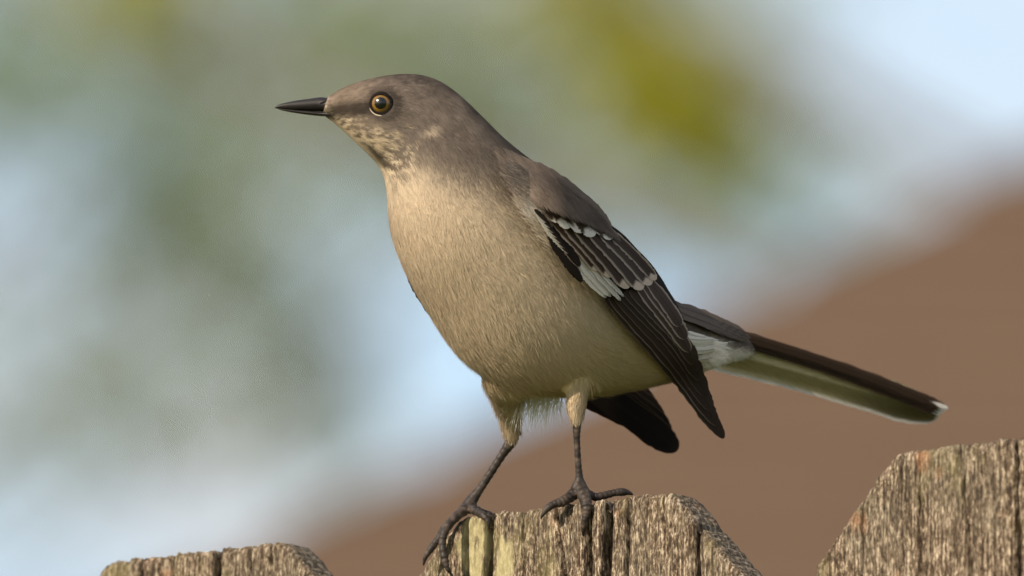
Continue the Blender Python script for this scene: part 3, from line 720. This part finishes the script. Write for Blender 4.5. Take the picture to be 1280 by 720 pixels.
def feather(name, parent, pts, hw, sheet, off, colf, nL=44, nW=21, camber=0.00022, tilt=0.0, tip=0.16, root=0.25, asym=0.0, seed=0, rise=0.0):
    pts = np.array(pts, float)
    if len(pts) == 2: pts = np.stack([pts[0], pts.mean(0), pts[1]])
    t = np.sin(np.linspace(0, 1, nL) * math.pi / 2)
    c = ((1 - t) ** 2)[:, None] * pts[0] + (2 * t * (1 - t))[:, None] * (2 * pts[1] - (pts[0] + pts[2]) / 2) + (t ** 2)[:, None] * pts[2]
    tg = np.gradient(c, axis=0); tg /= np.linalg.norm(tg, axis=1)[:, None]; pp = np.stack([-tg[:, 1], tg[:, 0]], 1)
    w = hw * np.minimum(1, 0.35 + 0.65 * np.sqrt(np.clip(t / root, 0, 1)))
    w = w * np.where(t > 1 - tip, np.sqrt(np.clip(1 - ((t - (1 - tip)) / tip) ** 2, 0, 1)), 1.0)
    w = np.maximum(w, 0.15) * (1 + 0.018 * np.sin(t * 37 + seed * 1.7) * (t > .3))
    u = np.linspace(-1, 1, nW); fr = np.random.default_rng(seed + 7).normal(size=(nL, 2)) * 0.4 / hw; edge_w = np.where(u[None] > 0.8, fr[:, :1], 0) + np.where(u[None] < -0.8, fr[:, 1:], 0)
    X = c[:, None, 0] + pp[:, None, 0] * u[None] * (1 + edge_w) * w[:, None] + pp[:, None, 0] * asym * w[:, None]
    Y = c[:, None, 1] + pp[:, None, 1] * u[None] * (1 + edge_w) * w[:, None] + pp[:, None, 1] * asym * w[:, None]
    Dp = sheet(X, Y) - off * (1 - rise * np.clip(1 - t * 1.45, 0, 1) ** 1.5)[:, None] - camber * (1 - u[None] ** 2) + tilt * u[None] - 0.00008 * np.exp(-(u[None] / 0.10) ** 2)
    V = W(X, Y, Dp).reshape(-1, 3) - BASE
    i, j = np.meshgrid(np.arange(nL - 1), np.arange(nW - 1), indexing='ij'); a = i * nW + j
    F = np.stack([a, a + 1, a + nW + 1, a + nW], -1).reshape(-1, 4)
    T, U_ = np.meshgrid(t, u, indexing='ij')
    col = np.clip(colf(T.ravel(), U_.ravel()), 0.004, 0.9)
    me = mesh_from(name, V, F, True, col)
    uvl = me.uv_layers.new(name='UVMap'); li = np.zeros(len(me.loops), int); me.loops.foreach_get('vertex_index', li)
    uvc = np.stack([np.abs(U_.ravel()) + seed, T.ravel() - 0.25 * np.abs(U_.ravel()) + seed * 3.1], 1)
    uvl.data.foreach_set('uv', uvc[li].ravel())
    return link(name, me, M['feather'], parent)
def edged(base, edge, ew=0.22, tipc=None, tw=0.1, side=0):
    base = np.array(base); edge = np.array(edge)
    def f(t, u):
        e = np.abs(u) if side == 0 else np.maximum(side * u, -1)
        k = sstep(1 - ew, 1 - ew * 0.35, e)[:, None]
        c = base * (1 - k) + edge * k
        sh = np.exp(-(u / 0.10) ** 2)[:, None] * 0.5; c = c * (1 - sh) + np.array([.02, .015, .012]) * sh * 1.0
        if tipc is not None:
            k = sstep(1 - tw, 1 - tw * 0.55, t + 0.06 * (1 - np.abs(u)) + tw * 0.9 * (vnoise(u * 2.2 + tw * 90 + ew * 55, t * 3, 5) - 0.5))[:, None]; c = c * (1 - k) + np.array(tipc) * k
        return c
    return f
feather_mesh = feather
def build_near_wing():
    sh = make_sheet(lambda x, y: -.012 + 2.617e-4 * (x - 668) - 3.3e-5 * (y - 258), 580, 930, 150, 570, True)
    ramp = lambda X: sstep(612, 704, X)
    shs = lambda X, Y: sh(X, Y) + 0.0032 * (1 - ramp(X)) - 0.0088 * ramp(X)
    wing = feather_mesh('wing', bird, [(660, 232), (780, 345), (862, 480)], 36, sh, 0.0012, edged(BLACK, BLACK), tip=0.5, root=0.5)
    wing['label'] = 'folded near wing with white wing bars'
    k = 0
    def feather(*q, **kw):
        q = list(q); q[5] = q[5] * 0.6 + 0.0006; return feather_mesh(*q, **kw)
    # primaries, longest and lowest first
    prim = [((758, 372), (834, 452), (905, 548), 11), ((762, 370), (837, 448), (897, 532), 11), ((768, 368), (840, 440), (890, 514), 11), ((774, 366), (842, 430), (883, 496), 10.5),
            ((781, 364), (842, 422), (876, 476), 10), ((788, 362), (842, 414), (869, 456), 9.5)]
    for i, (a, b, c, hw) in enumerate(prim):
        k += 1
        feather('primary_feather', wing, [a, b, c], hw, sh, 0.0014 + 0.0006 * i, edged(BRN * (0.6 + .08 * (i % 3)), PALE * (0.30 + .13 * ((i * 2) % 3)), 0.13 + .03 * (i % 2), side=1), tip=0.22, tilt=-0.0003, seed=k)
    sec = [((794, 352), (836, 402), (862, 440), 9), ((800, 348), (838, 394), (857, 424), 8.5), ((806, 345), (836, 384), (850, 408), 8)]
    for i, (a, b, c, hw) in enumerate(sec):
        k += 1
        feather('secondary_feather', wing, [a, b, c], hw, sh, 0.0050 + 0.0005 * i, edged(BRN, PALE * 0.9, 0.3), tip=0.28, seed=k, tilt=-0.0003)
    # white primary coverts and the dark alula
    for i, (a, b, c, hw) in enumerate([((716, 326), (736, 350), (758, 372), 4.5), ((720, 320), (740, 345), (764, 371), 5.0), ((728, 318), (748, 342), (768, 364), 4.5), ((746, 344), (760, 358), (776, 376), 3.2), ((752, 342), (764, 354), (780, 371), 2.6)]):
        feather('primary_covert', wing, [a, b, c], hw, sh, 0.0048 + 0.0004 * i, edged(WHITE * (.95 - .06 * i), WHITE, 0.25, WHITE * .45, 0.03), tip=0.4, seed=21 + i, tilt=-0.0002)
    feather('alula_feather', wing, [(686, 292), (706, 322), (728, 352)], 6.5, sh, 0.0056, edged(BLACK, PALE * .6, 0.15, side=-1), tip=0.3, seed=23)
    feather('alula_feather', wing, [(690, 284), (708, 308), (725, 333)], 6.5, sh, 0.0062, edged(BLACK, PALE * .9, 0.18), tip=0.3, seed=24)
    # greater coverts
    gc = [((690, 274), (722, 306), (748, 338), 7.5), ((703, 276), (734, 308), (765, 346), 9), ((716, 279), (752, 316), (786, 360), 10), ((732, 282), (768, 318), (803, 362), 10), ((746, 284), (782, 318), (814, 356), 9.0), ((757, 286), (790, 316), (820, 350), 6.5)]
    for i, (a, b, c, hw) in enumerate(gc):
        k += 1
        feather('greater_covert', wing, [a, b, c], hw, sh, 0.0064 + 0.0005 * i, edged(BRN * .85, PALE * 0.95, 0.38, PALE * 1.5, 0.08), tip=0.16, seed=k, tilt=-0.0004)
    # median coverts with white tips
    mc = [((682, 256), (699, 277), 7), ((690, 254), (712, 285), 8.5), ((706, 262), (729, 290), 8), ((718, 264), (743, 295), 9), ((738, 273), (757, 292), 7), ((742, 274), (766, 298), 8)]
    for i, (a, c, hw) in enumerate(mc):
        k += 1
        feather('median_covert', wing, [a, c], hw, sh, 0.0100 + 0.0004 * i, edged(BRN, PALE * .4, 0.1 + .013 * i, WHITE * (.95 - .07 * (i % 2)), (0.50, 0.40, 0.52, 0.36, 0.5, 0.34)[i]), tip=0.3, seed=k, tilt=-0.0002)
    # small striped feathers at the bend of the wing
    for i in range(7):
        k += 1
        a = (668 + 2.2 * i, 262 + 3.8 * i); c = (684 + 4.5 * i, 278 + 6.5 * i)
        feather('lesser_covert', wing, [a, c], 3.6, sh, 0.0085 - 0.0003 * i, edged(BLACK * 1.5, WHITE * .75, 0.55, side=1), tip=0.4, seed=k)
    # grey shoulder
    scp = [(652, 200, 700, 256, 13), (668, 206, 718, 262, 15), (682, 213, 732, 269, 14), (697, 222, 745, 276, 13), (712, 234, 757, 284, 12), (724, 244, 764, 288, 9)]
    for i, (a, b, c, d, hw) in enumerate(scp):
        k += 1
        feather_mesh('scapular_feather', wing, [(a, b), (c, d)], hw, shs, 0.0001 * i, edged(GREY * (1 + .1 * math.sin(i * 3)), GREY * 1.1, 0.4), tip=0.45, root=0.6, camber=0.0003, seed=k)
    n = 14000
    q = rng.random(n); h = rng.random(n)
    x = 616 + 146 * q + rng.uniform(-3, 3, n); ytop = np.interp(x, [616, 634, 672, 702, 724, 745, 763], [180, 186, 203, 225, 241, 262, 287]); ybot = np.interp(x, [616, 640, 664, 690, 715, 740, 765], [200, 222, 246, 256, 266, 277, 288])
    y = ytop + (ybot - ytop) * h
    dz = 0.0134 * sstep(634, 662, x) * sstep(-0.1, 0.25, 1 - h + 0.1)
    f = lambda X, Y: shs(X, Y) - 0.0009
    P = W(x, y, f(x, y) - 0.0006); Px = W(x + 3, y, f(x + 3, y) - 0.0006) - P; Py = W(x, y + 3, f(x, y + 3) - 0.0006) - P
    Nn = np.cross(Px, Py); Nn /= np.linalg.norm(Nn, axis=1)[:, None]; Nn *= -np.sign(Nn @ FWD)[:, None]
    T = Px * 0.62 + Py * (0.75 + rng.normal(size=(n, 1)) * 0.12); T /= np.linalg.norm(T, axis=1)[:, None]; B = np.cross(Nn, T)
    lite = np.exp(-((x - 640 - (y - 195) * .5) / 22.0) ** 2)[:, None] * (fbm(x / 6, y / 14, 71) > .5)[:, None]
    col = GREY * rng.normal(1.0, .16, (n, 1)) * (1 + 0.9 * (fbm((x * .75 - y * .62) / 3.2, (x * .62 + y * .75) / 22., 72) - 0.5))[:, None] * (1 - .10 * lite) + np.array([.5, .42, .33]) * .10 * lite
    barbs('shoulder_plumage', wing, P, Nn, T, B, 0.0045 * rng.uniform(.6, 1.2, n), 0.00024 * rng.uniform(.6, 1.3, n), rng.uniform(.02, .09, n), np.clip(col, .004, .85))
    # body feathers that overlap the front edge of the wing
    n = 3600; q = rng.random(n)
    q = 0.10 + q * 0.5
    cx = np.interp(q, [0, .25, .5, .75, 1], [632, 656, 676, 706, 752]); cy = np.interp(q, [0, .25, .5, .75, 1], [196, 228, 270, 326, 384])
    x = cx + rng.normal(size=n) * 6 - 7; y = cy + rng.normal(size=n) * 5
    f = lambda X, Y: sh(X, Y) - 0.0022 - 0.0030 * sstep(0.9, 0.2, q)
    P = W(x, y, f(x, y)); Px = W(x + 3, y, f(x + 3, y)) - P; Py = W(x, y + 3, f(x, y + 3)) - P
    Nn = np.cross(Px, Py); Nn /= np.linalg.norm(Nn, axis=1)[:, None]; Nn *= -np.sign(Nn @ FWD)[:, None]
    T = Px * (0.72 + rng.normal(size=(n, 1)) * 0.15) + Py * (0.55 + rng.normal(size=(n, 1)) * 0.15); T /= np.linalg.norm(T, axis=1)[:, None]; B = np.cross(Nn, T)
    c0 = np.stack([np.interp(q, [0, .2, .42, .55, 1], [GREY[i] * .95, GREY[i] * 1.3, BUFF[i] * .9, BUFF[i] * .85, BUFF[i] * .75]) for i in range(3)], 1)
    st = (rng.random(n) < 0.3)[:, None] * (q < 0.3)[:, None] * 0.3; c0 = c0 * (1 - st) + np.array([.52, .44, .35]) * st
    wh = np.exp(-(((x - 660) / 14.0) ** 2 + ((y - 256) / 12.0) ** 2))[:, None]; c0 = c0 * (1 - .7 * wh) + WHITE * .7 * wh
    barbs('flank_plumage', bird, P, Nn, T, B, 0.0046 * rng.uniform(.5, 1.25, n), 0.00022 * rng.uniform(.6, 1.3, n), rng.uniform(.0, .07, n), np.clip(c0 * rng.normal(1.0, .10, (n, 1)), .004, .85))
build_near_wing()
def build_far_wing():
    ln = np.array([845 - 525, 562 - 345.0])
    sh = lambda x, y: 0.030 + 0.048 * ((x - 525) / 320.0) + 0.0 * y
    wing = feather('wing', bird, [(524, 335), (690, 445), (812, 532)], 30, sh, -0.002, edged(BLACK, BLACK), tip=0.4, root=0.3)
    wing['label'] = 'dark far wing hanging below the belly'
    feather('covert_feather', wing, [(510, 338), (525, 366), (552, 408)], 6.5, lambda x, y: 0.012 + 0.0 * x, 0.0, edged(BLACK, BLACK * 1.6), tip=0.4, root=0.4, seed=59)
    prim = [((560, 372), (720, 470), (847, 563), 18), ((570, 370), (716, 462), (838, 556), 19), ((580, 364), (712, 452), (838, 545), 19), ((590, 358), (716, 444), (830, 532), 19), ((600, 350), (716, 434), (818, 516), 19)]
    for i, (a, b, c, hw) in enumerate(prim):
        feather('primary_feather', wing, [a, b, c], hw, sh, 0.0006 * (4 - i), edged(BLACK * .8, BRN * 1.3, 0.10, side=-1), tip=0.12, seed=60 + i)
build_far_wing()
def build_tail():
    # near half of the tail shows its dark outer side, the far half its pale underside
    near = lambda x, y: 0.050 + 0.050 * ((x - 880) / 300.0) - 0.00006 * (y - (430 + (x - 880) * 0.28))
    far = lambda x, y: 0.052 + 0.050 * ((x - 880) / 300.0) + 0.00035 * np.maximum(y - (432 + (x - 880) * 0.285), 0)
    tail = feather('tail', bird, [(872, 404), (1030, 453), (1176, 513)], 7, near, -0.0012, edged(BRN, BRN), tip=0.08, seed=80)
    tail['label'] = 'long dark tail with pale underside and white tip edges'
    for i in range(4):
        o = 2.5 * i
        feather('tail_feather', tail, [(872 - i, 406 + o), (1030, 451 + o * 1.15), (1185 - 3 * i, 511 + o * 0.9)], 6.0, near, 0.0004 + 0.0005 * (3 - i), edged(BRN * (0.8 + .25 * (i % 2)), BRN * 2.0, 0.25, WHITE, 0.008, side=-1), tip=0.08, seed=81 + i)
    UND = np.array([.46, .40, .23])  # olive of transmitted and bounced light put into the underside colour
    def und(t, u):
        k = sstep(0.70, 0.80, u)[:, None] * 0
        c = np.where(t[:, None] > 0, UND, UND)
        d = sstep(0.60, 0.98, t + 0.14 * u)[:, None]; c = c * (1 - 0.7 * d) + np.array([.06, .05, .025]) * 0.7 * d
        e = sstep(0.80, 0.88, u)[:, None]; c = c * (1 - e) + WHITE * e
        w = sstep(0.985, 0.992, t)[:, None]; return c * (1 - w) + WHITE * w
    feather('tail_feather', tail, [(866, 434), (1015, 470), (1174, 520)], 23.5, far, 0.0, und, nW=25, nL=40, tip=0.17, root=0.05, camber=0.0003, seed=90)
    feather('tail_feather', tail, [(866, 430), (1015, 466), (1174, 517)], 17, far, -0.0012, und, nW=25, nL=40, tip=0.16, root=0.05, camber=0.0003, seed=91)
build_tail()
# white under-tail fluff against the wing
def white_coverts():
    sh = make_sheet(lambda x, y: 0.037 + 0.00018 * (x - 850), 835, 960, 380, 480, True)
    for i in range(20):
        q = rng.random(); a = (852 + 22 * q + rng.uniform(-5, 5), 413 + 12 * q + 28 * rng.random()); b = (a[0] + rng.uniform(26, 44), a[1] + rng.uniform(-10, 3))
        b = (b[0], max(b[1], 420 + 0.3 * (b[0] - 880)))
        feather('tail_covert', bird, [a, ((a[0] + b[0]) / 2, (a[1] + b[1]) / 2 + 2), b], 4.0, sh, 0.0008 + 0.0001 * i, edged(WHITE * .95, WHITE, 0.3), tip=0.7, nL=12, nW=7, seed=100 + i)
white_coverts()

def upper_coverts():
    sh = make_sheet(lambda x, y: 0.040 + 0.00018 * (x - 850), 835, 1000, 360, 480, True)
    for i in range(12):
        q = i / 11.0; a = (846 + 34 * q, 382 + 15 * q + 4 * ((i * 5) % 3)); b = (a[0] + 58, a[1] + 22)
        feather('tail_covert', bird, [a, ((a[0] + b[0]) / 2, (a[1] + b[1]) / 2 - 1), b], 6.5, sh, 0.0016 + 0.0002 * (11 - i), edged(GREY * .8, GREY * 1.0, 0.3), tip=0.5, nL=14, nW=9, seed=140 + i, rise=0.8)
upper_coverts()
build_tuft(900, 856, 888, 436, 0.0295, 0.0080, (0.85, 0.45, -0.22), (.76, .71, .64), 'tail_tuft', 11.0, 0.0015)
